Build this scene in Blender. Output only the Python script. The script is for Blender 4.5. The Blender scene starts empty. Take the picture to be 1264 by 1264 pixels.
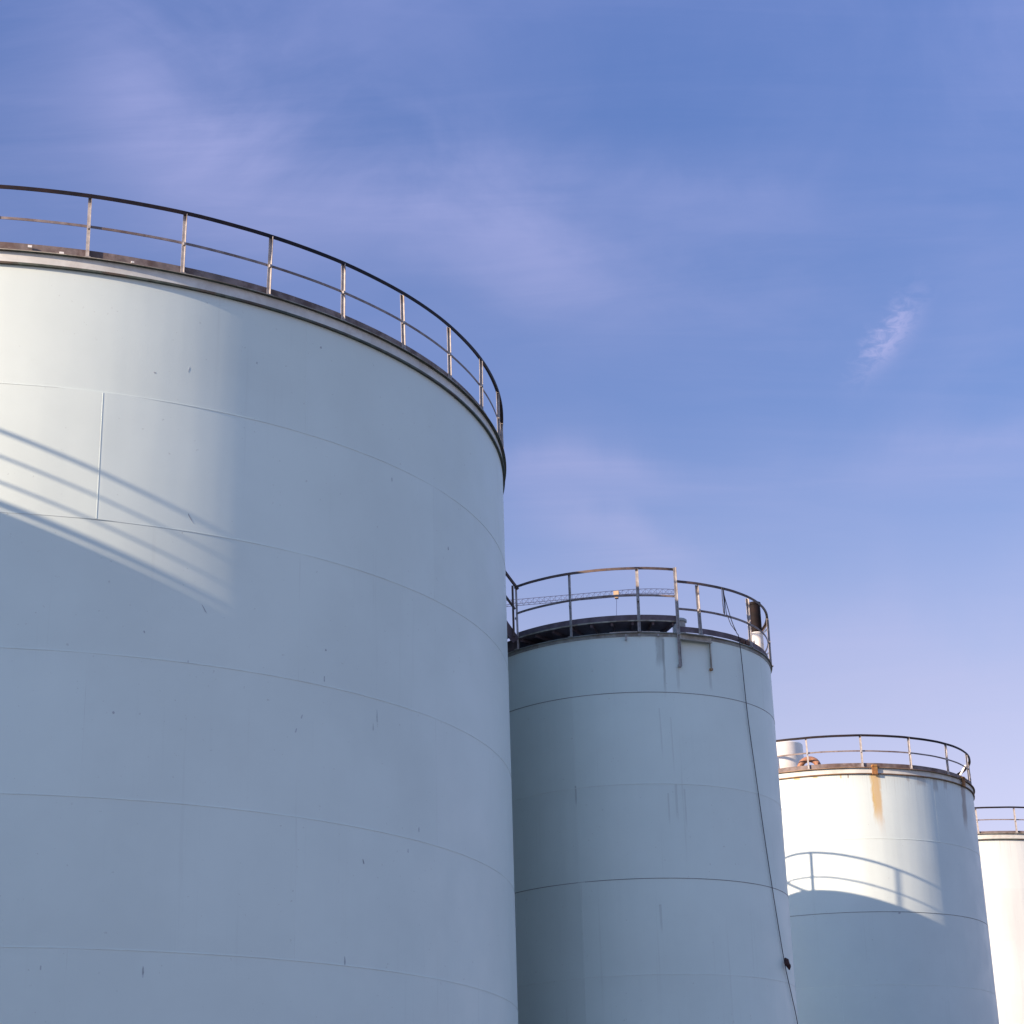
import bpy, math, random
from mathutils import Vector, Matrix
random.seed(7)
D = math.radians
sc = bpy.context.scene
COL = sc.collection

# ------------------------------------------------------------------ camera
cam = bpy.data.cameras.new("camera")
cam.sensor_width = 36.0
cam.lens = 68.47
cam.clip_start = 0.1
cam.clip_end = 6000
camo = bpy.data.objects.new("camera", cam)
COL.objects.link(camo)
rt = Vector((0.99958161, 0.01036173, -0.02700433))
up = Vector((0.02892403, -0.35808976, 0.93323905))
fw = Vector((0.0, 0.93362967, 0.35823964))
m = Matrix.Identity(4)
for i in range(3):
    m[i][0], m[i][1], m[i][2] = rt[i], up[i], -fw[i]
m[2][3] = 1.65
camo.matrix_world = m
sc.camera = camo

# ------------------------------------------------------------------ sky, sun, exposure
SUN_AZ, SUN_EL = -125.0, 18.5
SKY_STRENGTH = 0.10
SUN_STRENGTH = 4.75
sc.view_settings.view_transform = 'Standard'
sc.view_settings.look = 'None'
sc.view_settings.exposure = 0.85
sc.view_settings.gamma = 1.0
sc.view_settings.use_curve_mapping = False

world = bpy.data.worlds.new("World")
sc.world = world
world.use_nodes = True
wn, wl = world.node_tree.nodes, world.node_tree.links
bg = wn['Background']
bg.inputs[1].default_value = SKY_STRENGTH
sky = wn.new('ShaderNodeTexSky')
sky.sky_type = 'NISHITA'
sky.sun_disc = False
sky.sun_elevation = D(SUN_EL)
sky.sun_rotation = D(SUN_AZ % 360)
sky.air_density = 1.0
sky.dust_density = 0.6
sky.ozone_density = 3.0


class NG:
    """tiny node-graph helper"""
    def __init__(self, nt):
        self.n, self.l = nt.nodes, nt.links

    def put(self, sock, v):
        if isinstance(v, (int, float)):
            sock.default_value = v
        elif isinstance(v, (tuple, list)):
            sock.default_value = v if len(v) == len(sock.default_value) else (*v, 1.0)
        else:
            self.l.new(v, sock)

    def math(self, op, a, b=0.0, c=None, clamp=False):
        nd = self.n.new('ShaderNodeMath'); nd.operation = op; nd.use_clamp = clamp
        self.put(nd.inputs[0], a); self.put(nd.inputs[1], b)
        if c is not None:
            self.put(nd.inputs[2], c)
        return nd.outputs[0]

    def vmath(self, op, a, b=None, out=0):
        nd = self.n.new('ShaderNodeVectorMath'); nd.operation = op
        self.put(nd.inputs[0], a)
        if b is not None:
            self.put(nd.inputs[1], b)
        return nd.outputs[out]

    def range(self, v, a, b, c=0.0, d=1.0, smooth=True):
        nd = self.n.new('ShaderNodeMapRange')
        nd.interpolation_type = 'SMOOTHSTEP' if smooth else 'LINEAR'
        self.put(nd.inputs[0], v)
        for k, q in enumerate((a, b, c, d)):
            nd.inputs[k + 1].default_value = q
        return nd.outputs[0]

    def mix(self, f, a, b, mode='MIX'):
        nd = self.n.new('ShaderNodeMix'); nd.data_type = 'RGBA'; nd.blend_type = mode
        self.put(nd.inputs[0], f); self.put(nd.inputs[6], a); self.put(nd.inputs[7], b)
        return nd.outputs[2]

    def noise(self, vec, scale, detail=4.0, rough=0.55, dist=0.0):
        nd = self.n.new('ShaderNodeTexNoise')
        if vec is not None:
            self.put(nd.inputs['Vector'], vec)
        nd.inputs['Scale'].default_value = scale
        nd.inputs['Detail'].default_value = detail
        nd.inputs['Roughness'].default_value = rough
        nd.inputs['Distortion'].default_value = dist
        return nd.outputs[0]

    def xyz(self, v):
        nd = self.n.new('ShaderNodeSeparateXYZ'); self.put(nd.inputs[0], v)
        return nd.outputs

    def comb(self, x, y, z):
        nd = self.n.new('ShaderNodeCombineXYZ')
        for k, q in enumerate((x, y, z)):
            self.put(nd.inputs[k], q)
        return nd.outputs[0]


def build_sky():
    g = NG(world.node_tree)
    tc = wn.new('ShaderNodeTexCoord')
    d = tc.outputs['Generated']
    tint = g.mix(1.0, sky.outputs[0], (0.93, 0.92, 1.22), 'MULTIPLY')
    # thin cirrus: noise over a flat cloud deck, drifting in long wisps
    x, y, z = g.xyz(d)
    zz = g.math('ADD', g.math('MAXIMUM', z, 0.0), 0.12)
    px, py = g.math('DIVIDE', x, zz), g.math('DIVIDE', y, zz)
    deck = g.comb(px, py, 0.0)
    mp = wn.new('ShaderNodeMapping')
    mp.inputs['Rotation'].default_value = (0, 0, D(24))
    mp.inputs['Scale'].default_value = (0.55, 1.5, 1)
    wl.new(deck, mp.inputs['Vector'])
    wisps = g.noise(mp.outputs[0], 1.7, 9, 0.58, 0.9)
    soft = g.noise(d, 7.0, 7, 0.55, 0.7)
    wide = g.noise(d, 2.6, 4, 0.5, 0.4)
    mp2 = wn.new('ShaderNodeMapping')
    mp2.inputs['Scale'].default_value = (105, 105, 190)
    wl.new(d, mp2.inputs['Vector'])
    fine = g.noise(mp2.outputs[0], 1.0, 5, 0.6, 0.6)
    # (direction, long axis, short axis, long sigma, short sigma, strength)
    B = [((-0.1702, 0.8171, 0.5508), (0.5229, 0.5486, -0.6523), (-0.8352, 0.177, -0.5207), .0707, .0291, .55),
         ((-0.0901, 0.8579, 0.5058), (0.9384, 0.2433, -0.2456), (-0.3337, 0.4525, -0.827), .1081, .031, .50),
         ((0.0479, 0.8851, 0.4629), (0.9623, 0.0833, -0.259), (-0.2678, 0.4578, -0.8478), .1081, .029, .45),
         ((0.0371, 0.9262, 0.3752), (0.9944, 0.0028, -0.1053), (-0.0986, 0.377, -0.921), .0666, .0092, .6),
         ((0.0569, 0.9375, 0.3433), (0.94, 0.0656, -0.3348), (-0.3364, 0.3417, -0.8775), .0624, .0116, .55),
         ((0.2229, 0.9017, 0.3704), (0.9582, -0.2726, 0.0871), (0.1795, 0.3355, -0.9248), .0666, .015, .5),
         ((0.0978, 0.861, 0.499), (0.9865, -0.0177, -0.1628), (-0.1313, 0.5082, -0.8511), .0666, .0166, .35),
         ((0.1489, 0.9469, 0.2849), (0.968, -0.0808, -0.2375), (-0.2019, 0.3111, -0.9287), .1081, .0208, .45)]
    mp3 = wn.new('ShaderNodeMapping')
    mp3.inputs['Rotation'].default_value = (0, 0, D(17))
    mp3.inputs['Scale'].default_value = (1.6, 9.0, 1)
    wl.new(deck, mp3.inputs['Vector'])
    fib = g.noise(mp3.outputs[0], 1.6, 8, 0.62, 1.4)
    tot = None
    def blob(c, a, b, sa, sb, wob=soft, amp=3.6):
        off = g.vmath('SUBTRACT', d, c)
        u = g.math('DIVIDE', g.vmath('DOT_PRODUCT', off, a, 1), sa)
        v = g.math('DIVIDE', g.vmath('DOT_PRODUCT', off, b, 1), sb)
        v = g.math('ADD', v, g.math('MULTIPLY', g.math('SUBTRACT', wob, 0.5), amp))
        r2 = g.math('ADD', g.math('MULTIPLY', u, u), g.math('MULTIPLY', v, v))
        return g.math('EXPONENT', g.math('MULTIPLY', r2, -0.7))
    for c, a, b, sa, sb, st in B:
        q = g.math('MULTIPLY', blob(c, a, b, sa, sb), st)
        tot = q if tot is None else g.math('ADD', tot, q)
    w = g.math('ADD', g.math('MULTIPLY', g.range(wisps, 0.36, 0.70), 0.40), g.math('MULTIPLY', g.range(soft, 0.34, 0.68), 0.32))
    w = g.math('ADD', w, g.math('MULTIPLY', g.range(fib, 0.36, 0.70), 0.12))
    base = g.math('ADD', g.math('MULTIPLY', g.range(wide, 0.30, 0.7), 0.50), 0.09)
    cov = g.math('ADD', g.math('MULTIPLY', tot, g.math('ADD', g.math('MULTIPLY', w, 0.62), 0.30)),
                 g.math('MULTIPLY', base, w))
    # the one small ragged wisp
    small = blob((0.1932, 0.8835, 0.4267), (0.5995, -0.4496, 0.6622), (0.7768, 0.1275, -0.6167), .0175, .0060, fine, 3.2)
    small = g.math('MULTIPLY', small, g.range(fine, 0.34, 0.66, 0.08, 0.38))
    cov = g.math('ADD', g.math('MULTIPLY', cov, 0.41), small, clamp=True)
    low = g.range(z, 0.10, 0.42, 0.55, 0.0)
    veil = g.mix(low, tint, (5.0, 5.0, 6.9))
    out = g.mix(cov, veil, (4.3, 4.2, 6.7))
    # tint by height; the unseen upper sky is boosted as added fill light
    rp = wn.new('ShaderNodeValToRGB')
    e = rp.color_ramp.elements
    e[0].position, e[0].color = 0.26, (1.04, 0.885, 0.745, 1)
    e[1].position, e[1].color = 0.60, (1.0, 1.0, 1.02, 1)
    q = e.new(0.46); q.color = (0.98, 0.915, 0.865, 1)
    q = e.new(0.74); q.color = (1.42, 2.05, 1.78, 1)
    q = e.new(1.0); q.color = (1.9, 3.1, 2.5, 1)
    wl.new(z, rp.inputs[0])
    out = g.mix(1.0, out, rp.outputs[0], 'MULTIPLY')
    wl.new(out, bg.inputs[0])


build_sky()

sun = bpy.data.lights.new("sun", 'SUN')
sun.energy = SUN_STRENGTH
sun.angle = D(0.62)
sun.color = (1.0, 0.75, 0.56)
suno = bpy.data.objects.new("sun", sun)
COL.objects.link(suno)
sdir = Vector((math.sin(D(SUN_AZ)) * math.cos(D(SUN_EL)), math.cos(D(SUN_AZ)) * math.cos(D(SUN_EL)), math.sin(D(SUN_EL))))
suno.rotation_euler = sdir.to_track_quat('Z', 'Y').to_euler()
suno.location = sdir * 200


# ------------------------------------------------------------------ mesh helpers
class MB:
    def __init__(self):
        self.v, self.f, self.m, self.uv, self.t = [], [], [], [], []

    def face(self, pts, mat=0, uv=None, tone=0.0, idx=None):
        if idx is None:
            i0 = len(self.v)
            self.v += [tuple(p) for p in pts]
            idx = list(range(i0, i0 + len(pts)))
        self.f.append(idx); self.m.append(mat); self.t.append(tone)
        self.uv.append(uv or [(0, 0)] * len(idx))

    def box(self, c, size, mat=0, rz=0.0, axes=None):
        c = Vector(c); s = Vector(size) / 2
        if axes is None:
            ca, sa = math.cos(rz), math.sin(rz)
            axes = (Vector((ca, sa, 0)), Vector((-sa, ca, 0)), Vector((0, 0, 1)))
        i0 = len(self.v)
        for k in range(8):
            sg = [1 if k >> b & 1 else -1 for b in range(3)]
            self.v.append(tuple(c + axes[0] * s[0] * sg[0] + axes[1] * s[1] * sg[1] + axes[2] * s[2] * sg[2]))
        for q in ((0, 2, 3, 1), (4, 5, 7, 6), (0, 1, 5, 4), (2, 6, 7, 3), (0, 4, 6, 2), (1, 3, 7, 5)):
            self.face(None, mat, idx=[i0 + j for j in q])

    def bar(self, a, b, w, h, mat=0, upv=(0, 0, 1)):
        a, b = Vector(a), Vector(b)
        z = (b - a); L = z.length; z.normalize()
        x = z.cross(Vector(upv))
        if x.length < 1e-4:
            x = z.cross(Vector((1, 0, 0)))
        x.normalize(); y = x.cross(z)
        self.box((a + b) / 2, (w, h, L), mat, axes=(x, y, z))

    def prism(self, poly, a, b, xax, yax, mat=0):
        """extrude the 2D polygon along a->b"""
        a, b, xax, yax = Vector(a), Vector(b), Vector(xax), Vector(yax)
        i0 = len(self.v); n = len(poly)
        for e in (a, b):
            for p in poly:
                self.v.append(tuple(e + xax * p[0] + yax * p[1]))
        for k in range(n):
            j = (k + 1) % n
            self.face(None, mat, idx=[i0 + k, i0 + j, i0 + n + j, i0 + n + k])
        self.face(None, mat, idx=[i0 + k for k in range(n)][::-1])
        self.face(None, mat, idx=[i0 + n + k for k in range(n)])

    def sweep(self, poly, R, z, a0=0.0, a1=360.0, n=180, mat=0, wob=0.0, mats=None):
        """closed (dr,dz) profile swept round the tank axis"""
        full = abs(a1 - a0) >= 359.9
        n = max(2, int(n * abs(a1 - a0) / 360)); cnt = n if full else n + 1
        i0 = len(self.v); P = len(poly)
        ph = random.random() * 6
        for k in range(cnt):
            a = D(a0 + (a1 - a0) * k / n)
            w = wob * (math.sin(a * 9 + ph) + 0.6 * math.sin(a * 23 + 2 * ph) + .4 * math.sin(a * 41 + ph * 3))
            for dr, dz in poly:
                r = R + dr
                self.v.append((r * math.cos(a), r * math.sin(a), z + dz + w))
        for k in range(n):
            k2 = (k + 1) % cnt
            aa, ab = a0 + (a1 - a0) * k / n, a0 + (a1 - a0) * (k + 1) / n
            for j in range(P):
                j2 = (j + 1) % P
                uv = [(aa, z + poly[j][1]), (ab, z + poly[j][1]), (ab, z + poly[j2][1]), (aa, z + poly[j2][1])]
                self.face(None, mats[j] if mats else mat, uv, idx=[i0 + k * P + j, i0 + k2 * P + j, i0 + k2 * P + j2, i0 + k * P + j2])
        if not full:
            self.face(None, mat, idx=[i0 + j for j in range(P)])
            self.face(None, mat, idx=[i0 + n * P + j for j in range(P)][::-1])

    def tube(self, pts, r, n=10, mat=0, closed_caps=True):
        pts = [Vector(p) for p in pts]
        i0 = len(self.v); prev = None
        rr = r if isinstance(r, (list, tuple)) else [r] * len(pts)
        for k, p in enumerate(pts):
            t = (pts[min(k + 1, len(pts) - 1)] - pts[max(k - 1, 0)]).normalized()
            if prev is None:
                x = t.cross(Vector((0, 0, 1)))
                if x.length < 1e-3:
                    x = Vector((1, 0, 0))
            else:
                x = prev - t * prev.dot(t)
            x.normalize(); prev = x; y = t.cross(x)
            for q in range(n):
                a = 2 * math.pi * q / n
                self.v.append(tuple(p + (x * math.cos(a) + y * math.sin(a)) * rr[k]))
        for k in range(len(pts) - 1):
            for q in range(n):
                q2 = (q + 1) % n
                self.face(None, mat, idx=[i0 + k * n + q, i0 + k * n + q2, i0 + (k + 1) * n + q2, i0 + (k + 1) * n + q])
        if closed_caps:
            self.face(None, mat, idx=[i0 + q for q in range(n)][::-1])
            e = i0 + (len(pts) - 1) * n
            self.face(None, mat, idx=[e + q for q in range(n)])

    def lathe(self, c, prof, n=40, mat=0):
        i0 = len(self.v)
        for r, z in prof:
            for q in range(n):
                a = 2 * math.pi * q / n
                self.v.append((c[0] + r * math.cos(a), c[1] + r * math.sin(a), c[2] + z))
        for k in range(len(prof) - 1):
            for q in range(n):
                q2 = (q + 1) % n
                self.face(None, mat, idx=[i0 + k * n + q, i0 + k * n + q2, i0 + (k + 1) * n + q2, i0 + (k + 1) * n + q])
        e = i0 + (len(prof) - 1) * n
        self.face(None, mat, idx=[e + q for q in range(n)])
        self.face(None, mat, idx=[i0 + q for q in range(n)][::-1])

    def build(self, name, mats, parent=None, smooth=False):
        me = bpy.data.meshes.new(name)
        me.from_pydata(self.v, [], self.f)
        mats = mats if isinstance(mats, (list, tuple)) else [mats]
        for q in mats:
            me.materials.append(q)
        me.polygons.foreach_set('material_index', self.m)
        uvl = me.uv_layers.new(name='UVMap')
        flat = [c for fuv in self.uv for p in fuv for c in p]
        uvl.data.foreach_set('uv', flat)
        at = me.attributes.new('plate_tone', 'FLOAT', 'FACE')
        at.data.foreach_set('value', self.t)
        me.polygons.foreach_set('use_smooth', [smooth] * len(self.f))
        me.update()
        if smooth:
            me.set_sharp_from_angle(angle=D(32))
        return link(name, me, parent)


def link(name, me, parent=None):
    o = bpy.data.objects.new(name, me)
    COL.objects.link(o)
    if parent is not None:
        o.parent = parent
    return o


def tag(o, label, cat, group=None):
    o['label'] = label; o['category'] = cat
    if group:
        o['group'] = group
    return o


def empty(name, loc):
    o = bpy.data.objects.new(name, None)
    o.empty_display_size = 0.5
    COL.objects.link(o); o.location = loc
    return o


# ------------------------------------------------------------------ materials
def new_mat(name):
    mt = bpy.data.materials.new(name); mt.use_nodes = True
    return mt, NG(mt.node_tree), mt.node_tree.nodes['Principled BSDF']


def simple(name, col, rough=0.6, metal=0.0, var=0.25, scale=6.0, dirt=None, dirt_amt=0.5, bump=0.0, spec=0.4):
    mt, g, p = new_mat(name)
    tc = g.n.new('ShaderNodeTexCoord').outputs['Object']
    n1 = g.noise(tc, scale, 6, 0.6)
    f = g.range(n1, 0.3, 0.7)
    lo = tuple(c * (1 - var) for c in col); hi = tuple(min(1, c * (1 + var)) for c in col)
    c = g.mix(f, lo, hi)
    if dirt:
        n2 = g.noise(tc, scale * 0.37, 8, 0.68)
        c = g.mix(g.math('MULTIPLY', g.range(n2, 0.47, 0.62), dirt_amt), c, dirt)
    g.put(p.inputs['Base Color'], c)
    p.inputs['Roughness'].default_value = rough
    p.inputs['Metallic'].default_value = metal
    p.inputs['Specular IOR Level'].default_value = spec
    if bump:
        b = g.n.new('ShaderNodeBump'); b.inputs['Strength'].default_value = 0.5; b.inputs['Distance'].default_value = bump
        g.l.new(n1, b.inputs['Height']); g.l.new(b.outputs[0], p.inputs['Normal'])
    return mt


def paint(name, col, stains=(), rough=0.38, streak=0.25, streak_u=2.2, wave=0.02, grime=(0.30, 0.33, 0.30), top=None):
    """weathered tank paint; UV = (angle in degrees, height in metres)"""
    mt, g, p = new_mat(name)
    tc = g.n.new('ShaderNodeTexCoord')
    u, v, _ = g.xyz(tc.outputs['UV'])
    at = g.n.new('ShaderNodeAttribute'); at.attribute_name = 'plate_tone'
    obj = tc.outputs['Object']
    big = g.noise(obj, 0.35, 5, 0.6)
    c = g.mix(g.range(big, 0.3, 0.7), tuple(q * 0.955 for q in col), tuple(q * 1.03 for q in col))
    # plates painted at different times; also carries darkening added for shade
    tone = g.math('ADD', at.outputs['Fac'], 1.0)
    c = g.mix(1.0, c, g.comb(tone, tone, tone), 'MULTIPLY')
    # rain-run streaks: fine in angle, long in height
    sv = g.comb(g.math('MULTIPLY', u, streak_u), g.math('MULTIPLY', v, 0.22), 0.0)
    s1 = g.noise(sv, 1.0, 5, 0.6)
    s2 = g.noise(g.comb(g.math('MULTIPLY', u, 0.11), g.math('MULTIPLY', v, 0.3), 3.0), 1.0, 3, 0.5)
    sm = g.math('MULTIPLY', g.range(s1, 0.56, 0.74), g.range(s2, 0.42, 0.66))
    c = g.mix(g.math('MULTIPLY', sm, streak), c, grime)
    # fine speckle
    sp = g.noise(obj, 14.0, 3, 0.5)
    c = g.mix(g.math('MULTIPLY', g.range(sp, 0.70, 0.76), 0.22), c, (0.22, 0.23, 0.2))
    if top is not None:       # dirt washed down from the rim
        d0 = g.math('SUBTRACT', top, v)
        tn = g.noise(g.comb(g.math('MULTIPLY', u, streak_u * 1.3), 0.0, 7.0), 1.0, 4, 0.6)
        ln = g.math('MULTIPLY', g.range(tn, 0.38, 0.8), 1.3)
        tm = g.math('MULTIPLY', g.range(g.math('SUBTRACT', d0, ln), -0.45, 0.05, 1.0, 0.0), g.range(tn, 0.4, 0.62))
        c = g.mix(g.math('MULTIPLY', tm, 0.13), c, (0.24, 0.22, 0.19))
    wob = g.noise(g.comb(g.math('MULTIPLY', u, 0.5), g.math('MULTIPLY', v, 1.6), 1.0), 1.6, 5, 0.6)
    fibre = g.noise(g.comb(g.math('MULTIPLY', u, 3.0), g.math('MULTIPLY', v, 0.5), 5.0), 1.4, 5, 0.6)
    for u0, hw, vt, ln, sc_, al, sl in stains:
        du = g.math('SUBTRACT', g.math('SUBTRACT', u, u0), g.math('MULTIPLY', g.math('SUBTRACT', vt, v), sl))
        du = g.math('ADD', du, g.math('MULTIPLY', g.math('SUBTRACT', wob, 0.5), hw * 1.4))
        side = g.range(g.math('ABSOLUTE', du), hw * 0.55, hw * 1.1, 1.0, 0.0)
        dv = g.math('SUBTRACT', vt, v)
        dv2 = g.math('ADD', dv, g.math('MULTIPLY', g.math('SUBTRACT', fibre, 0.5), ln * 0.55))
        fade = g.range(dv2, ln * 0.62, ln * 1.05, 1.0, 0.0)
        on = g.math('GREATER_THAN', dv, 0.0)
        mk = g.math('MULTIPLY', g.math('MULTIPLY', side, fade), on)
        mk = g.math('MULTIPLY', mk, g.range(fibre, 0.25, 0.6, al * 0.62, al))
        c = g.mix(mk, c, sc_)
    g.put(p.inputs['Base Color'], c)
    rn = g.noise(obj, 1.3, 4, 0.6)
    g.put(p.inputs['Roughness'], g.range(rn, 0.3, 0.7, rough - 0.05, rough + 0.08))
    p.inputs['Specular IOR Level'].default_value = 0.32
    # plate waviness
    w1 = g.noise(g.comb(g.math('MULTIPLY', u, 0.10), g.math('MULTIPLY', v, 0.12), 0.0), 1.6, 2, 0.4)
    b = g.n.new('ShaderNodeBump'); b.inputs['Strength'].default_value = 1.0; b.inputs['Distance'].default_value = wave
    g.l.new(w1, b.inputs['Height'])
    b2 = g.n.new('ShaderNodeBump'); b2.inputs['Strength'].default_value = 0.35; b2.inputs['Distance'].default_value = 0.002
    g.l.new(g.noise(obj, 45.0, 3, 0.5), b2.inputs['Height']); g.l.new(b.outputs[0], b2.inputs['Normal'])
    g.l.new(b2.outputs[0], p.inputs['Normal'])
    return mt


PAINT = (0.705, 0.825, 0.775)
GREY = simple('galvanised_grey', (0.37, 0.36, 0.355), 0.62, 0.0, 0.18, 9, (0.16, 0.115, 0.09), 0.5, 0.004)
TOPRAIL = simple('dark_handrail', (0.014, 0.012, 0.016), 0.65, 0.0, 0.35, 7, (0.035, 0.02, 0.017), 0.5, 0.003, spec=0.2)
DARKRAIL = simple('weathered_dark_steel', (0.085, 0.066, 0.062), 0.6, 0.0, 0.35, 7, (0.12, 0.07, 0.05), 0.6, 0.004)
MIDRAIL = simple('weathered_mid_steel', (0.24, 0.205, 0.195), 0.62, 0.0, 0.25, 7, (0.11, 0.07, 0.055), 0.7, 0.004)
TOE = simple('rusty_toe_plate', (0.20, 0.165, 0.155), 0.7, 0.0, 0.3, 5, (0.09, 0.055, 0.045), 0.7, 0.005)
FLANGE = simple('dirty_green_steel', (0.075, 0.095, 0.075), 0.7, 0.0, 0.35, 5, (0.10, 0.06, 0.04), 0.7, 0.004)
EDGE = simple('scuffed_flange_edge', (0.34, 0.33, 0.27), 0.7, 0.0, 0.3, 6, (0.14, 0.09, 0.06), 0.7, 0.003)
RIMPAINT = simple('rim_paint', (0.66, 0.70, 0.66), 0.5, 0.0, 0.10, 3, (0.36, 0.32, 0.27), 0.3, 0.002)
ROOFM = simple('roof_plate', (0.42, 0.44, 0.44), 0.6, 0.0, 0.2, 1.5, (0.2, 0.15, 0.11), 0.5)
SEAML = simple('weld_bead_paint', (0.695, 0.805, 0.76), 0.45, 0.0, 0.05, 3, (0.50, 0.55, 0.53), 0.35)
SEAMD = simple('dirty_weld_bead', (0.17, 0.195, 0.20), 0.6, 0.0, 0.3, 3)
CHIP = simple('paint_chip', (0.44, 0.50, 0.51), 0.8, 0.0, 0.3, 9)
RUST = simple('rust', (0.30, 0.14, 0.05), 0.85, 0.0, 0.4, 12, (0.42, 0.26, 0.09), 0.6, 0.004)
BROWN = simple('brown_pipe', (0.34, 0.17, 0.10), 0.6, 0.0, 0.2, 8, (0.16, 0.08, 0.05), 0.6)
WHITE = simple('white_vent_paint', (0.78, 0.78, 0.74), 0.45, 0.0, 0.05, 3, (0.6, 0.55, 0.45), 0.3)
BLACK = simple('dark_stack_steel', (0.010, 0.007, 0.008), 0.75, 0.0, 0.3, 6, (0.02, 0.01, 0.009), 0.5, spec=0.2)
DECK = simple('dark_deck_steel', (0.135, 0.108, 0.125), 0.7, 0.0, 0.3, 4, (0.08, 0.055, 0.055), 0.6, 0.004)
ROPE = simple('dark_rope', (0.05, 0.052, 0.06), 0.85, 0.0, 0.3, 30)
KNOT = simple('red_black_knot', (0.05, 0.022, 0.02), 0.85, 0.0, 0.4, 20)
CRANE = simple('blue_grey_lattice', (0.028, 0.045, 0.12), 0.6, 0.0, 0.15, 0.5)
CRANEY = simple('ochre_trolley', (0.36, 0.27, 0.17), 0.6, 0.0, 0.2, 0.7)
CONC = simple('concrete_plinth', (0.30, 0.29, 0.27), 0.9, 0.0, 0.2, 2)


# ------------------------------------------------------------------ ground
def ground():
    mt, g, p = new_mat('yard_concrete')
    o = g.n.new('ShaderNodeTexCoord').outputs['Object']
    a = g.noise(o, 0.05, 6, 0.6); b = g.noise(o, 12, 5, 0.6)
    c = g.mix(g.range(a, 0.35, 0.65), (0.10, 0.096, 0.09), (0.155, 0.148, 0.138))
    c = g.mix(g.math('MULTIPLY', g.range(b, 0.5, 0.7), 0.4), c, (0.2, 0.19, 0.178))
    g.put(p.inputs['Base Color'], c); p.inputs['Roughness'].default_value = 0.9
    mb = MB(); s = 2500
    mb.face([(-s, -s, 0), (s, -s, 0), (s, s, 0), (-s, s, 0)])
    o = mb.build('ground', mt); o['kind'] = 'structure'
    mt, g, p = new_mat('added_dark_ground')
    o = g.n.new('ShaderNodeTexCoord').outputs['Object']
    a = g.noise(o, 0.2, 6, 0.6); b = g.noise(o, 25, 4, 0.6)
    c = g.mix(g.range(a, 0.35, 0.65), (0.035, 0.034, 0.032), (0.075, 0.07, 0.064))
    c = g.mix(g.math('MULTIPLY', g.range(b, 0.5, 0.7), 0.4), c, (0.11, 0.10, 0.09))
    g.put(p.inputs['Base Color'], c); p.inputs['Roughness'].default_value = 0.95
    mb = MB(); mb.face([(-60, 21, .004), (60, 21, .004), (60, 110, .004), (-60, 110, .004)])  # unseen dark sheet added to cut light bounced up onto the tanks
    o = mb.build('added_dark_sheet', mt); o['kind'] = 'structure'


ground()


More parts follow.
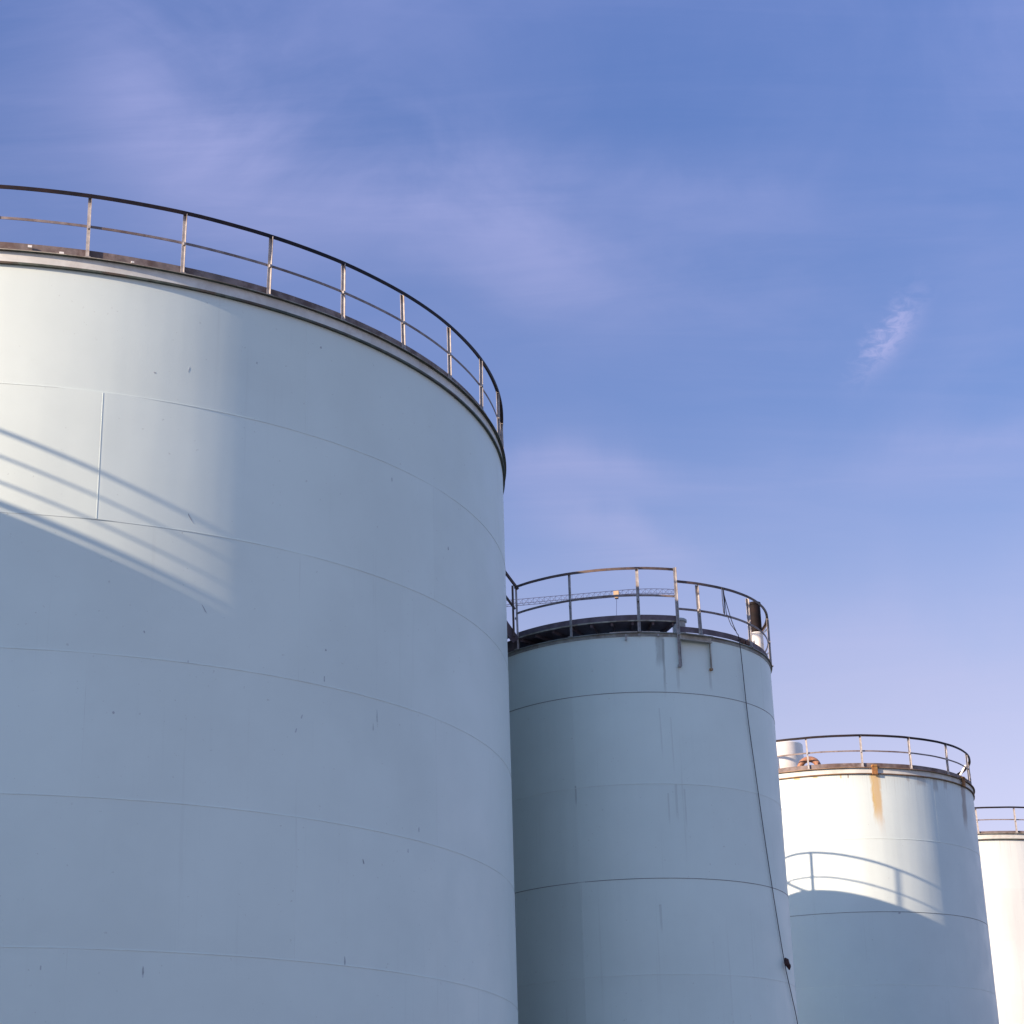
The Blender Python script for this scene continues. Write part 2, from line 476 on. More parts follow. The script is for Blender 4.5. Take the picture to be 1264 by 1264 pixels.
# ------------------------------------------------------------------ tanks
def shell(tank, R, z0, ztop, seams, vseams, mat, dark=(), chips=(), N=240, peak=0.010, seam_h=0.020, seam_d=0.005, tone=None):
    """curved plate courses, butted at weld beads; all in tank coordinates"""
    mb = MB()
    levels = [z0] + sorted(seams) + [ztop]
    radf = []
    rnd = random.Random(int(R * 1000))
    for ci in range(len(levels) - 1):
        za, zb = levels[ci], levels[ci + 1]
        r0 = R + 0.004 * (len(levels) - 2 - ci) * 0.5
        vs = [(a, k) for (c, a, k) in vseams if c == ci]
        if not vs:
            st = rnd.random() * 60
            vs = [(-270 + st + 40 * q + rnd.uniform(-4, 4), 0.5) for q in range(9)]
        vs = [(a, k) for a, k in vs if -269 < a < 89]
        angs = sorted(set([-270 + 360 * q / N for q in range(N)] + [a for a, k in vs]))
        angs = [a for q, a in enumerate(angs) if q == 0 or a - angs[q - 1] > 0.15 or a in [s for s, _ in vs]]
        angs.append(90.0)
        sa = sorted(a for a, k in vs)
        tones = [rnd.uniform(-0.022, 0.022) for _ in range(len(sa) + 1)]
        tones[-1] = tones[0]

        def rad(a, vs=vs, r0=r0):
            r = r0
            for s, k in vs:
                d = abs(D(a - s)) * R
                r += peak * k * math.exp(-d / 0.45)
            return r
        radf.append(rad)
        i0 = len(mb.v)
        for a in angs:
            r = rad(a)
            for z in (za, zb):
                mb.v.append((r * math.cos(D(a)), r * math.sin(D(a)), z))
        for q in range(len(angs) - 1):
            a, b = angs[q], angs[q + 1]
            t = tones[sum(1 for s in sa if s <= a + 1e-6)]
            if tone:
                t += tone(ci, (a + b) / 2)
            mb.face(None, 0, [(a, za), (b, za), (b, zb), (a, zb)], t, idx=[i0 + 2 * q, i0 + 2 * q + 2, i0 + 2 * q + 3, i0 + 2 * q + 1])
        for s, k in vs:               # vertical weld bead
            r = rad(s) - 0.002; c, sn = math.cos(D(s)), math.sin(D(s))
            w = 0.005 + 0.005 * k
            h = 0.002 + 0.003 * k
            mb.prism([(-0.01, -w), (h, -w * 0.5), (h, w * 0.5), (-0.01, w)], (r * c, r * sn, za + 0.012), (r * c, r * sn, zb - 0.012), (c, sn, 0), (-sn, c, 0), 1)
    for k, z in enumerate(sorted(seams)):
        mt = 2 if k in dark else 1
        h = seam_h / 2
        mb.sweep([(-0.02, -h), (seam_d + 0.0045, -h * 0.7), (seam_d + 0.0045, h * 0.7), (-0.02, h)], R + 0.002 * (len(levels) - 2 - k), z, -270, 90, 480, mt)
    for a, z, w, h, sl in chips:      # flaked paint and run marks
        r = radf[sum(1 for q in seams if q < z)](a) - 0.001
        pts = []
        n = 7
        for q in range(n):
            t = 2 * math.pi * q / n
            k = rnd.uniform(0.6, 1.1)
            dz = math.sin(t) * h / 2 * k
            du = math.cos(t) * w / 2 * k + sl * dz
            aa = D(a) + du / R
            pts.append((aa, z + dz))
        i0 = len(mb.v)
        for rr_ in (r + 0.003, r - 0.02):
            for aa, zz in pts:
                mb.v.append((rr_ * math.cos(aa), rr_ * math.sin(aa), zz))
        mb.face(None, 3, idx=[i0 + q for q in range(n)])
        for q in range(n):
            mb.face(None, 3, idx=[i0 + q, i0 + n + q, i0 + n + (q + 1) % n, i0 + (q + 1) % n])
    return mb.build('shell', [mat, SEAML, SEAMD, CHIP], tank, smooth=True)


def roof(tank, R, z):
    mb = MB()
    mb.lathe((0, 0, z), [(R - 0.02, -0.03), (R * 0.5, R * 0.02), (0.3, R * 0.042)], 96)
    return mb.build('roof', ROOFM, tank, smooth=True)


def plinth(tank, R):
    mb = MB(); mb.lathe((0, 0, 0), [(R + 0.5, 0.0), (R + 0.5, 0.22), (R + 0.42, 0.28), (R - 0.5, 0.28)], 96)
    return mb.build('plinth', CONC, tank, smooth=False)


def rim_channel(tank, R, zb, zt, lip=0.05, th=0.014, tb=0.036, mats=None):
    """rolled channel round the top edge: web with a flange above and below"""
    mb = MB()
    mb.sweep([(0.004, tb), (0.018, tb), (0.018, zt - zb - th), (0.004, zt - zb - th)], R, zb, -270, 90, 300, 0)
    mb.sweep([(-0.02, 0), (lip, 0), (lip, tb), (-0.02, tb)], R, zb, -270, 90, 300, 1, 0.0012)
    mb.sweep([(-0.30, 0), (lip + .03, 0), (lip + .03, th), (-0.30, th)], R, zt - th, -270, 90, 300, 1, 0.0012, [1, 2, 1, 1])
    return mb.build('rim_channel', mats or [RIMPAINT, FLANGE, EDGE], tank, smooth=True)


def post_mesh(h, w=0.055, t=0.008):
    """angle-iron post with a foot plate; local +X points outwards"""
    mb = MB()
    L = [(0, -w / 2), (t, -w / 2), (t, w / 2 - t), (w, w / 2 - t), (w, w / 2), (0, w / 2)]
    mb.prism([(p[0] - w * 0.9, p[1]) for p in L], (0, 0, 0.008), (0, 0, h), (1, 0, 0), (0, 1, 0))
    mb.box((-w * 0.4, 0, 0.006), (w * 1.9, w * 1.7, 0.012))
    mb.box((-w * 0.4, 0, h * 0.5), (w * 1.05, w * 0.5, 0.05))
    o = mb.build('post', GREY)
    me = o.data
    bpy.data.objects.remove(o)
    return me


def posts(tank, me, R, z, angs):
    rnd = random.Random(int(R * 77))
    for a in angs:
        o = link('post', me, tank)
        o.location = (R * math.cos(D(a)), R * math.sin(D(a)), z)
        o.rotation_euler = (rnd.uniform(-.018, .018), rnd.uniform(-.018, .018), D(a) + rnd.uniform(-.05, .05))


ANGLE = lambda w, t: [(-w, w), (-w, w - t), (-t, w - t), (-t, 0), (0, 0), (0, w)]      # angle iron, legs in and down
FLAT = lambda w, h: [(-w, 0), (0, 0), (0, h), (-w, h)]


def rails(tank, R, ztop, zmids, ztoe=None, toe_h=0.15, a0=-270, a1=90, w=0.07, midh=0.045, n=300, toe_in=0.05):
    mb = MB(); mb.sweep(ANGLE(w, 0.012), R, ztop - w, a0, a1, n, 0, 0.0026)
    mb.build('top_rail', TOPRAIL, tank, smooth=True)
    for zm in zmids:
        mb = MB(); mb.sweep(FLAT(0.010, midh), R - 0.052, zm, a0, a1, n, 0, 0.0022)
        mb.build('mid_rail', MIDRAIL, tank, smooth=True)
    if ztoe is not None:
        mb = MB(); mb.sweep(FLAT(0.008, toe_h), R - toe_in - 0.006, ztoe, a0, a1, n, 0, 0.002)
        mb.build('toe_board', TOE, tank, smooth=True)


GRP = 'steel storage tanks'


def make_tank(loc, label):
    t = empty('storage_tank', (loc[0], loc[1], 0))
    return tag(t, label, 'storage tank', GRP)


# ---- the big tank at the left
def tank_big():
    R = 9.816
    t = make_tank((-9.984, 37.035), 'huge pale tank filling the left side, nearest and widest, sunlit at its upper left')
    seams = [1.67, 3.80, 5.93, 8.109, 10.294, 12.431, 14.571]
    # courses counted from the ground: (course, angle, strength)
    V = []
    def row(c, first, step=39.5, k=0.22, special=None):
        a = first
        while a > -265: a -= step
        while a < 85:
            if a > -265:
                V.append((c, a, special if special and abs(a - first) < 1 else k))
            a += step
    row(7, -47.9, special=0.4)
    row(6, -68.5, special=1.1, k=0.3)
    row(5, -48.33)
    row(4, -68.64)
    row(3, -48.4)
    row(2, -69.0)
    row(1, -49.0)
    row(0, -70)
    chips = [(-63.78, 15.045, .05, .03, 0), (-46.09, 16.25, .05, .05, 0), (-59.6, 10.299, .025, .10, 0), (-47.93, 9.712, .03, .09, .3),
             (-48.55, 9.474, .03, .09, .3), (-42.73, 5.991, .035, .18, 0), (-40.43, 7.574, .03, .09, -.3), (-62.64, 5.631, .03, .20, 0),
             (-59.84, 12.652, .025, .20, -.6), (-58.23, 11.192, .025, .16, -.6), (-45.35, 10.412, .025, .10, 0), (-66.14, 9.4, .05, .05, 0),
             (-26.01, 13.547, .04, .08, 0), (-63.74, 10.705, .03, .05, 0), (-71.08, 5.648, .03, .07, 0), (-38.56, 9.993, .022, .26, 0),
             (-39.1, 9.8, .015, .14, 0), (-45.2, 10.9, .04, .04, 0), (-36.2, 14.3, .025, .08, 0), (-53.5, 15.6, .02, .05, 0),
             (-60.5, 15.2, .02, .12, 0.2), (-32.3, 8.3, .03, .12, 0), (-34.1, 7.9, .03, .08, 0)]
    pm = paint('big_tank_paint', PAINT, rough=0.43, streak=0.10, streak_u=1.6, wave=0.014)
    shell(t, R, 0.28, 16.70, seams, V, pm, (), chips, N=900, peak=0.013, seam_h=0.015, seam_d=0.0,
          tone=lambda c, a: -0.62 if 10 < a < 88 else 0.0)   # unseen back darkened to deepen the shade on the middle tank
    plinth(t, R); roof(t, R, 16.82)
    rim_channel(t, R, 16.640, 16.885)
    angs = [-70.642 + 9.0944 * k for k in range(-19, 20)]
    posts(t, post_mesh(1.125), R + 0.045, 16.887, angs)
    rails(t, R + 0.045, 18.055, [17.46], 16.900, 0.15)
    # bolts and clip plates on the toe board
    for a, z, s in ((-75.9, 16.98, .04), (-73.0, 16.915, .045), (-66.4, 16.93, .03)):
        mb = MB()
        mb.box(((R + .03) * math.cos(D(a)), (R + .03) * math.sin(D(a)), z), (.03, s * 1.6, s), 0, D(a))
        mb.build('clip', WHITE, t)
    return t


# ---- the middle tank behind it
def tank_mid():
    R = 3.496
    C = Vector((2.570, 45.094, 0))
    t = make_tank(C, 'shaded blue-grey middle tank with a curved walkway on top and a rope down its side')
    seams = [1.0, 3.05, 5.10, 7.145, 9.157, 11.21, 13.266]
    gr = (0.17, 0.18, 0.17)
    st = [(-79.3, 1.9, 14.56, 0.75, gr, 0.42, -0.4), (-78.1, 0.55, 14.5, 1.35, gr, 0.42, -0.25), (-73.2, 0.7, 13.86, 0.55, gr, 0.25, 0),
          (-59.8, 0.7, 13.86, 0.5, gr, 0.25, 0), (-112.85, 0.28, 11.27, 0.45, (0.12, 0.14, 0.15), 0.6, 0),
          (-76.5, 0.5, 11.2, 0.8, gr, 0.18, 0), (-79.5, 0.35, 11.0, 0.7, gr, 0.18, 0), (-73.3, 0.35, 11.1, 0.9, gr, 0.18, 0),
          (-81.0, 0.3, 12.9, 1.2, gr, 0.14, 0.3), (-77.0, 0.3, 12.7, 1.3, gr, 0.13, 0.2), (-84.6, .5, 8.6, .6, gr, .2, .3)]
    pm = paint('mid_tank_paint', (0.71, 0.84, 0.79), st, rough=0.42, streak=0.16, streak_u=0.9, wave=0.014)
    V = [(7, -118, .3), (7, -28, .3), (7, 60, .3), (6, -112.8, .4), (6, -20, .3), (5, -112.85, .3), (5, -30, .3), (4, -112.0, .9), (4, -10, .3), (3, -112.2, .5), (3, -60, .4), (3, 30, .3)]
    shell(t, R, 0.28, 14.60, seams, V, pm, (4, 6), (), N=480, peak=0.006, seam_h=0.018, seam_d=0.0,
          tone=lambda c, a: (-0.06 if c in (3, 4) else -0.025) if -165 < a < -112.3 else 0.0)  # left plates darker: own tone plus big-tank shade put into the colour
    plinth(t, R); roof(t, R, 14.62)
    # thin curb angle
    mb = MB()
    mb.sweep([(-0.02, 0), (0.012, 0), (0.012, 0.075), (0.05, 0.075), (0.05, 0.09), (-0.02, 0.09)], R, 14.555, -270, 90, 220, 0, 0.001)
    mb.build('rim_angle', simple('curb_angle_paint', (0.30, 0.33, 0.31), 0.6, 0, .2, 5, (0.15, 0.11, 0.08), 0.6), t, smooth=True)
    # raised curved walkway
    zd = 14.905; a0, a1 = -136.6, -72.2; al = -150.0
    mb = MB()
    mb.sweep([(-1.0, 0.0), (0.0, 0.0), (0.0, 0.03), (-1.0, 0.03)], R, zd, al, a1, 220, 0)
    mb.sweep([(-0.012, -0.0), (0.012, -0.0), (0.012, 0.028), (-0.012, 0.028)], R + 0.014, zd, a0, a1, 220, 1)
    mb.sweep([(-.62, -.30), (-.60, -.30), (-.60, -.002), (-.62, -.002)], R, zd, al, -127, 220, 0)
    mb.sweep([(-.07, -.28), (-.05, -.28), (-.05, -.002), (-.07, -.002)], R, zd, al, -137.5, 220, 0)
    for k in range(9):
        a = a0 + 1.5 + (a1 - a0 - 3) * k / 8
        c, s = math.cos(D(a)), math.sin(D(a))
        mb.bar(((R - .03) * c, (R - .03) * s, zd - .035), ((R - .98) * c, (R - .98) * s, zd - .035), .05, .07, 0)
        if k % 2 == 0:
            mb.bar(((R - .9) * c, (R - .9) * s, zd - .03), ((R - .9) * c, (R - .9) * s, 14.6), .06, .06, 0)
    mb.build('walkway_deck', [DECK, EDGE], t, smooth=True)
    mb = MB(); mb.sweep(FLAT(.008, .13), R - .014, zd + .032, a0, a1, 220, 0)
    mb.build('toe_board', DECK, t, smooth=True)
    mb = MB(); mb.sweep(ANGLE(.06, .012), R + .045, 16.15 - .03, a0, a1, 220, 0, .0015)
    mb.build('top_rail', DARKRAIL, t, smooth=True)
    mb = MB(); mb.sweep(FLAT(.012, .05), R - 0.003, 15.50, a0, a1, 220, 0, .0015)
    mb.build('mid_rail', MIDRAIL, t, smooth=True)
    me = post_mesh(1.50, .06); posts(t, me, R + .045, 14.645, [-136.13, -112.13, -86.8])
    # long end post that runs down over the edge, with the bracket box hung beside it
    mb = MB()
    a = -72.5; c, s = math.cos(D(a)), math.sin(D(a))
    mb.prism([(0, -.03), (.01, -.03), (.01, .02), (.055, .02), (.055, .03), (0, .03)], ((R + .055) * c, (R + .055) * s, 13.85), ((R + .055) * c, (R + .055) * s, 16.19), (c, s, 0), (-s, c, 0))
    mb.box(((R + .03) * c, (R + .03) * s, 13.88), (.06, .07, .06), 0, D(a))
    mb.build('end_post', GREY, t)
    mb = MB()
    a2 = -59.5
    c2, s2 = math.cos(D(a2)), math.sin(D(a2))
    p1 = Vector(((R + .14) * c, (R + .14) * s, 14.53)); p2 = Vector(((R + .10) * c2, (R + .10) * s2, 14.53))
    mb.bar(p1 + Vector((0, 0, .065)), p2 + Vector((0, 0, .065)), .20, .012, 0)
    mb.bar(p1, p2, .012, .115, 0)
    mb.bar(p1 + Vector((0, 0, -.06)), p2 + Vector((0, 0, -.06)), .09, .016, 0)
    mb.prism([(0, -.022), (.05, -.022), (.05, -.012), (.012, -.012), (.012, .022), (0, .022)], ((R + .035) * c2, (R + .035) * s2, 13.85), ((R + .035) * c2, (R + .035) * s2, 14.62), (c2, s2, 0), (-s2, c2, 0))
    mb.box(((R + .03) * c2, (R + .03) * s2, 13.87), (.06, .06, .05), 1, D(a2))
    mb.build('bracket', [simple('bracket_paint', (.40, .40, .36), .6, 0, .2, 8, (.2, .14, .1), .6), RUST], t)
    # lower guard rail on the right-hand part
    b0, b1 = -72.0, 84
    mb = MB(); mb.sweep(ANGLE(.06, .012), R + .04, 15.87 - .03, b0, b1, 220, 0, .0015); mb.build('top_rail', DARKRAIL, t, smooth=True)
    mb = MB(); mb.sweep(FLAT(.012, .05), R - .01, 15.215, b0, b1, 220, 0, .0015); mb.build('mid_rail', MIDRAIL, t, smooth=True)
    mb = MB(); mb.sweep(FLAT(.008, .13), R - .03, 14.70, b0, b1, 220, 0, .002); mb.build('toe_board', DECK, t, smooth=True)
    me = post_mesh(1.20, .06); posts(t, me, R + .04, 14.646, [-62.91, -36.01, -7.73, 18, 44, 70])
    for (aa, zz, ab, zb) in ((-10.5, 15.22, -5.5, 15.62), (-7.5, 14.75, -4.5, 15.05)):
        mb = MB()       # sloping brace of the right-hand post
        mb.bar(((R - .38) * math.cos(D(aa)), (R - .38) * math.sin(D(aa)), zz), ((R) * math.cos(D(ab)), (R) * math.sin(D(ab)), zb), .035, .035)
        mb.build('brace', WHITE, t)
    dr = simple('dark_rust', (.10, .05, .035), .8, 0, .4, 9)
    for aa in (-42, -38.5):           # rusty clip plates at the toe board
        mb = MB()
        mb.box(((R + .01) * math.cos(D(aa)), (R + .01) * math.sin(D(aa)), 14.72), (.05, .16, .08), 0, D(aa))
        mb.build('clip', dr, t)
    # vent drum and exhaust stack
    v = Vector((3.74, 42.55, 0)) - C
    mb = MB(); mb.lathe((v.x, v.y, 14.6), [(.15, 0), (.15, .54), (.185, .55), (.185, .60), (.16, .62)], 28)
    mb.build('vent_drum', simple('vent_paint', (.42, .43, .40), .5, 0, .15, 6, (.2, .15, .1), .5), t, smooth=True)
    v = Vector((5.775, 44.68, 0)) - C
    mb = MB(); mb.lathe((v.x, v.y, 14.62), [(.15, 0), (.15, .84), (.165, .845), (.165, .875), (.13, .88)], 32)
    sb = mb.build('stack_base', WHITE, t, smooth=True)
    mb = MB(); mb.lathe((v.x, v.y, 15.50), [(.135, 0), (.135, .70), (.15, .70), (.15, .76), (.12, .76)], 32)
    mb.build('exhaust_stack', BLACK, t, smooth=True)
    # whitish insulated line lying on the roof, seen under the deck
    mb = MB()
    mb.tube([((R - .25) * math.cos(D(a)), (R - .25) * math.sin(D(a)), 14.70) for a in (-98, -94, -90, -86, -82, -78)], .055, 10)
    mb.build('roof_pipe', WHITE, t, smooth=True)
    for aa, h in ((-91.8, .14), (-80.0, .06), (-87.0, .05)):
        mb = MB()
        mb.box(((R + .04) * math.cos(D(aa)), (R + .04) * math.sin(D(aa)), 14.60 - h / 2), (.05, .035, h), 0, D(aa))
        mb.build('lug', GREY, t)
    return t, C, R


# ---- third tank, with rust
def tank_rusty():
    R = 4.771
    C = Vector((9.984, 63.275, 0))
    t = make_tank(C, 'white tank with yellow-brown rust runs under its rim and a railing shadow across it')
    seams = [0.4 + .0, 2.45, 4.60, 6.75, 8.898, 11.026, 13.223]
    y = (0.56, 0.38, 0.10); br = (0.20, 0.14, 0.11)
    st = [(-79.6, 2.1, 15.2, 1.55, y, 0.92, 0.15), (-79.2, 1.6, 15.2, 1.95, (0.62, 0.52, 0.40), 0.4, 0.4), (-33.2, 2.3, 15.2, 1.45, br, 0.75, -0.9),
          (-92.2, 0.35, 15.2, .13, y, 0.8, 0), (-89.5, 0.3, 15.2, .13, br, 0.8, 0), (-108, 1.4, 15.2, .09, y, .8, 0), (-101.5, 1.2, 15.2, .07, y, .8, 0),
          (-60, 3.0, 15.2, .30, br, .35, 0), (-53, 1.5, 15.2, .45, br, .4, 0), (-47, 1.2, 15.2, .3, br, .4, 0), (-66, .8, 15.2, .2, br, .4, 0)]
    pm = paint('rusty_tank_paint', (0.66, 0.77, 0.745), st, rough=0.40, streak=0.14, streak_u=1.3, wave=0.012, top=15.15)
    shell(t, R, 0.28, 15.24, seams, [(7, -54, .3), (6, 20, .3), (5, -20, .3), (5, 70, .3)], pm, (5,), [(-75.19, 11.0, .10, .09, 0)], N=600, peak=0.006, seam_h=0.020, seam_d=0.001)
    plinth(t, R); roof(t, R, 15.36)
    rim_channel(t, R, 15.198, 15.405, .05, .018, .03, [RIMPAINT, simple('rusty_flange', (.17, .11, .075), .8, 0, .4, 3, (.32, .19, .06), .6), simple('rusty_edge', (.26, .18, .12), .8, 0, .35, 3, (.36, .22, .07), .5)])
    posts(t, post_mesh(1.0), R + .045, 15.408, [-103.544 + 19.655 * k for k in range(-8, 10)])
    rails(t, R + .045, 16.440, [15.91], 15.425, .13, n=220)
    for a in (-79.7, -34.4):
        mb = MB()
        c, s = math.cos(D(a)), math.sin(D(a))
        mb.box(((R + .085) * c, (R + .085) * s, 15.30), (.04, .17, .25), 0, D(a))
        mb.box(((R + .01) * c, (R + .01) * s, 15.455), (.22, .15, .05), 0, D(a))
        mb.build('lug', RUST, t)
    v = Vector((8.30, 60.45, 0)) - C
    mb = MB(); mb.lathe((v.x, v.y, 15.4), [(.70, 0), (.70, 1.20), (.67, 1.235), (.2, 1.25)], 48)
    mb.build('vent_drum', WHITE, t, smooth=True)
    v = Vector((8.95, 59.22, 0)) - C
    mb = MB(); pts = [(v.x - .27, v.y, 15.40)] + [(v.x - .27 * math.cos(q * math.pi / 12), v.y - .02 * q, 15.58 + .27 * math.sin(q * math.pi / 12)) for q in range(13)] + [(v.x + .27, v.y - .24, 15.52)]
    mb.tube(pts, .095, 14)
    mb.build('gooseneck_pipe', BROWN, t, smooth=True)
    v = Vector((14.18, 62.32, 0)) - C; w = Vector((14.50, 62.2, 0)) - C
    mb = MB(); mb.bar((v.x, v.y, 15.75), (w.x, w.y, 16.25), .05, .05); mb.build('brace', WHITE, t)
    return t


# ---- fourth tank at the right edge
def tank_far():
    R = 6.5
    t = make_tank((19.56, 87.85), 'fully sunlit cream-white tank cut off by the right edge, farthest away')
    pm = paint('far_tank_paint', (0.72, 0.785, 0.76), (), rough=0.42, streak=0.12, streak_u=1.0, wave=0.03, top=17.5)
    shell(t, R, 0.28, 17.56, [2.6 + 2.15 * k for k in range(7)], [], pm, (), (), N=480, peak=0.002, seam_h=0.008, seam_d=-0.004)
    plinth(t, R); roof(t, R, 17.75)
    rim_channel(t, R, 17.52, 17.80, .06, .02, .045)
    posts(t, post_mesh(1.06, .06), R + .045, 17.802, [-78.9 + 14.4 * k for k in range(-12, 13)])
    rails(t, R + .045, 18.93, [18.36], 17.815, .09, n=200)
    return t


# ---- two more tanks of the farm, out of the frame: their shadows fall into it
def tank_plain(loc, R, H, label, mids, ph, toe, pa):
    t = make_tank(loc, label)
    pm = paint('plain_tank_paint', PAINT, (), rough=0.4, streak=0.12)
    shell(t, R, 0.28, H - .2, [2.1 * k for k in range(1, int(H / 2.1))], [], pm, (), (), N=160, peak=0.004)
    plinth(t, R); roof(t, R, H - .05)
    rim_channel(t, R, H - .24, H)
    n = max(8, int(round(2 * math.pi * R / 1.6)))
    posts(t, post_mesh(ph - .05, .055), R + .045, H + .002, [pa + 360 * k / n for k in range(n)])
    rails(t, R + .045, H + ph, [H + q for q in mids], H + toe[0], toe[1], n=180)
    return t


big = tank_big()
mid, C2, R2 = tank_mid()
tank_rusty()
tank_far()
tank_plain((3.25, 53.31), 2.2, 13.54, 'slim tank hidden behind the middle tank, its railing shadow falls on the rusty tank', [.5], 1.27, (.02, .12), -250)
tank_plain((-21.79, 21.03), 8.0, 15.0, 'wide tank off the left edge, its shadow falls across the huge left tank', [.46, .88], 1.33, (.07, .13), -248.3)


# ------------------------------------------------------------------ stair between the big and the middle tank
def stair():
    C1 = Vector((-9.984, 37.035, 0)); d = (C1 - C2).normalized(); n = Vector((-d.y, d.x, 0))
    p0 = C2 + d * 3.50 + n * 0.30; p1 = C1 - d * (9.816 - .10) + n * 0.30
    t = empty('access_stair', (p0.x, p0.y, 14.905))
    tag(t, 'short dark stair with handrails between the middle tank walkway and the huge tank', 'stair')
    L = (p1 - p0).length; rise = 1.98
    for sgn in (1, -1):
        o = n * .40 * sgn
        mb = MB(); mb.bar(o + Vector((0, 0, -.06)), o + d * L + Vector((0, 0, rise - .02)), .03, .22); mb.build('stringer', DECK, t)
        mb = MB(); mb.bar(o + Vector((0, 0, 1.20)) - d * .1, o + d * L + Vector((0, 0, rise + 1.15)), .05, .05)
        mb.build('handrail', DARKRAIL, t)
        mb = MB(); mb.bar(o + Vector((0, 0, .70)), o + d * L + Vector((0, 0, rise + .65)), .04, .04)
        mb.build('mid_rail', DARKRAIL, t)
        for q in (.04, .52, .97):
            mb = MB(); b = o * 1.07 + d * L * q + Vector((0, 0, rise * q)); mb.bar(b + Vector((0, 0, -.05)), b + Vector((0, 0, 1.17)), .05, .05)
            mb.build('post', DARKRAIL, t)
    for k in range(8):
        q = (k + .5) / 8
        mb = MB(); mb.box(d * L * q + Vector((0, 0, rise * q - .02)), (.24, .76, .03), 0, math.atan2(d.y, d.x))
        mb.build('tread', MIDRAIL, t)


stair()


# ------------------------------------------------------------------ rope hanging from the middle tank's rail
def rope():
    def P(a, z, r=3.56):
        return C2 + Vector((r * math.cos(D(a)), r * math.sin(D(a)), z))
    mb = MB()
    path = [P(-52.5, 15.86, 3.60), P(-51.6, 15.6, 3.60), P(-49.0, 15.1, 3.60), P(-46.6, 14.85, 3.59), P(-45.0, 14.62, 3.58), P(-42.4, 13.03, 3.53),
            P(-40, 11.7, 3.53), P(-36.7, 10.13, 3.53), P(-32.6, 8.7, 3.53), P(-28.0, 7.53, 3.53), P(-23, 6.9, 3.53), P(-17, 6.25, 3.54), P(-8, 5.2, 3.56), P(2, 3.0, 3.6), P(4, 0.3, 4.4)]
    fine = []
    for k in range(len(path) - 1):
        p0 = path[max(k - 1, 0)]; p1 = path[k]; p2 = path[k + 1]; p3 = path[min(k + 2, len(path) - 1)]
        for q in range(5):
            s = q / 5
            fine.append(0.5 * ((2 * p1) + (p2 - p0) * s + (2 * p0 - 5 * p1 + 4 * p2 - p3) * s * s + (3 * p1 - p0 - 3 * p2 + p3) * s ** 3))
    fine.append(path[-1])
    mb.tube(fine, .0095, 6)
    r = mb.build('hanging_rope', ROPE, None, smooth=True)
    tag(r, 'thin dark rope tied to the rail of the middle tank and trailing down its side', 'rope')
    mb = MB(); mb.tube([P(-52.9, 15.86, 3.60), P(-53.0, 15.6, 3.60), P(-52.8, 15.25, 3.60), P(-52.4, 15.22, 3.60), P(-52.2, 15.5, 3.60), P(-52.4, 15.86, 3.60)], .010, 6)
    mb.build('loose_loop', ROPE, r, smooth=True)
    mb = MB(); mb.tube([P(-52.3, 15.84, 3.61), P(-51.5, 15.25, 3.60), P(-49.5, 15.0, 3.60), P(-47.0, 14.88, 3.59)], .009, 6)
    mb.build('second_strand', ROPE, r, smooth=True)
    k = P(-27.9, 7.53, 3.57)
    mb = MB()
    mb.tube([k + Vector((-.03, -.01, .13)), k + Vector((0, 0, .09)), k + Vector((.01, -.02, 0)), k + Vector((.05, 0, -.07)), k + Vector((.05, 0, -.13))], [.012, .05, .055, .045, .012], 10)
    mb.tube([k + Vector((-.05, -.02, .04)), k + Vector((.02, -.05, -.02)), k + Vector((.08, 0, -.03))], [.02, .035, .015], 8)
    mb.build('knot', KNOT, r, smooth=True)


rope()


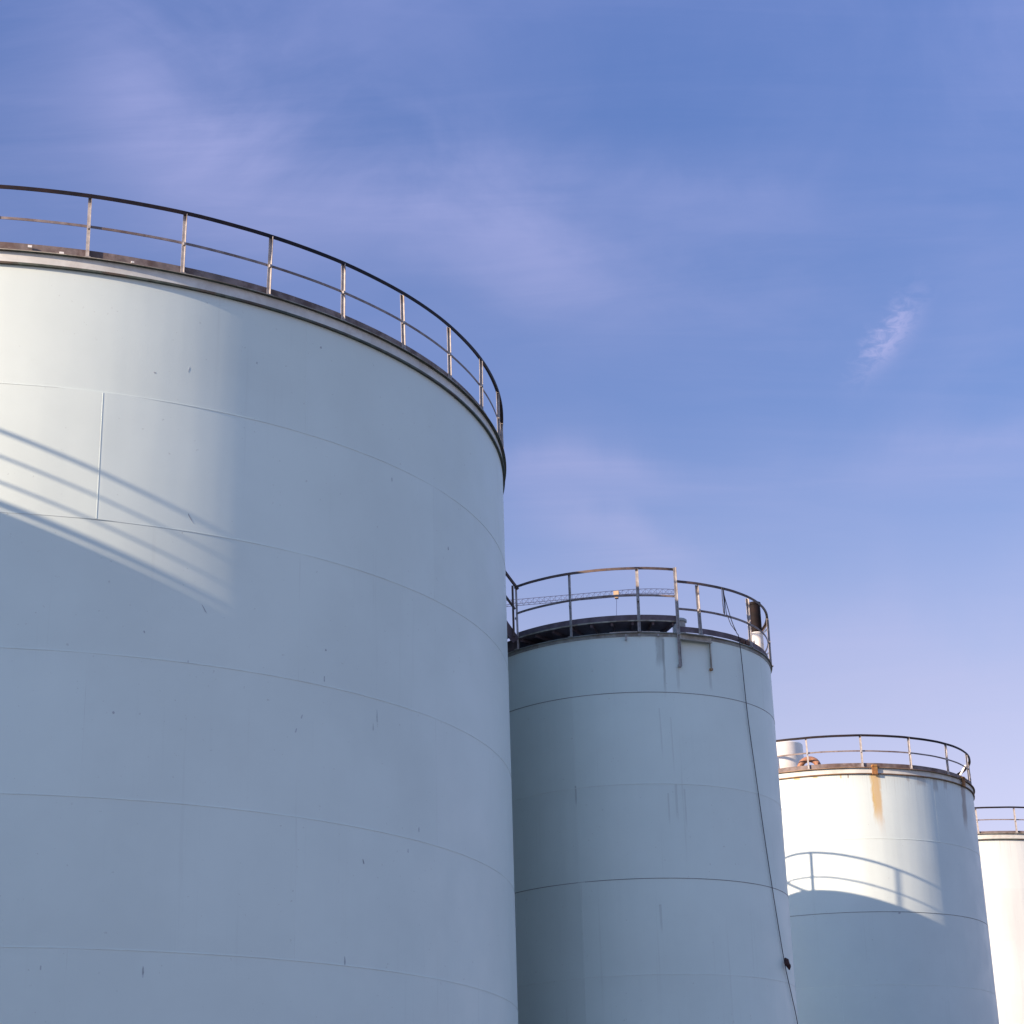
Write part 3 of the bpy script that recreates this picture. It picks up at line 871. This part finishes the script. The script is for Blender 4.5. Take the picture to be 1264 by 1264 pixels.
# ------------------------------------------------------------------ tower crane far behind
def crane():
    z = 84.0
    def pt(u, k=1.0):          # point along the jib: u metres from the tip, measured leftwards
        return tip + ax * u
    tip = Vector((21.2, 245.6, z)); tail = Vector((-14.5, 252.3, z))
    ax = (tail - tip); L = ax.length; ax.normalize(); n = Vector((-ax.y, ax.x, 0)); upz = Vector((0, 0, 1))
    mast_u = L - 9.0
    base = tip + ax * mast_u
    t = empty('tower_crane', (base.x, base.y, 0))
    tag(t, 'thin blue-grey lattice jib of a far-off crane seen through the middle tank railing', 'crane')
    loc = lambda v: v - Vector((base.x, base.y, 0))
    mb = MB(); h, w = .75, .42
    def drop(u):               # the tip hangs a little
        return -max(0.0, 7.0 - u) ** 2 * 0.011
    N = 48
    st = [L * k / N for k in range(N + 1)]
    T = [loc(tip + ax * u + upz * (h + drop(u))) for u in st]
    A = [loc(tip + ax * u + n * w + upz * drop(u)) for u in st]
    B = [loc(tip + ax * u - n * w + upz * drop(u)) for u in st]
    for k in range(N):
        for q in (T, A, B):
            mb.bar(q[k], q[k + 1], .062, .062)
        mb.bar(A[k], T[k + 1], .032, .032); mb.bar(T[k], A[k], .032, .032)
        mb.bar(B[k + 1], T[k], .032, .032); mb.bar(A[k], B[k], .032, .032)
    mb.build('jib', CRANE, t)
    mb = MB()
    hw = .7
    zt = z + 5
    cs = [Vector((sx * hw, sy * hw, 0)) for sx, sy in ((-1, -1), (1, -1), (1, 1), (-1, 1))]
    for c in cs:
        mb.bar(c, c + upz * z, .16, .16)
        mb.bar(c + upz * z, upz * zt, .12, .12)
    k = 0
    while k * 1.6 < z - 1.6:
        for q in range(4):
            a, b = cs[q] + upz * (1.6 * k), cs[(q + 1) % 4] + upz * (1.6 * (k + 1))
            mb.bar(a, b, .07, .07)
        k += 1
    mb.build('mast', CRANE, t)
    u = 7.7
    q = loc(tip + ax * u)
    mb = MB(); mb.box(q + Vector((0, 0, .28)), (.7, .8, .62), 0, math.atan2(ax.y, ax.x)); mb.box(q + Vector((0, 0, -.25)), (.45, .6, .2), 0, math.atan2(ax.y, ax.x))
    mb.build('trolley', CRANEY, t)
    mb = MB(); mb.tube([q + Vector((0, 0, -.35)), q + Vector((-.15, 0, -3)), q + Vector((-.55, 0, -14))], .03, 5)
    mb.build('hoist_rope', CRANE, t)


crane()
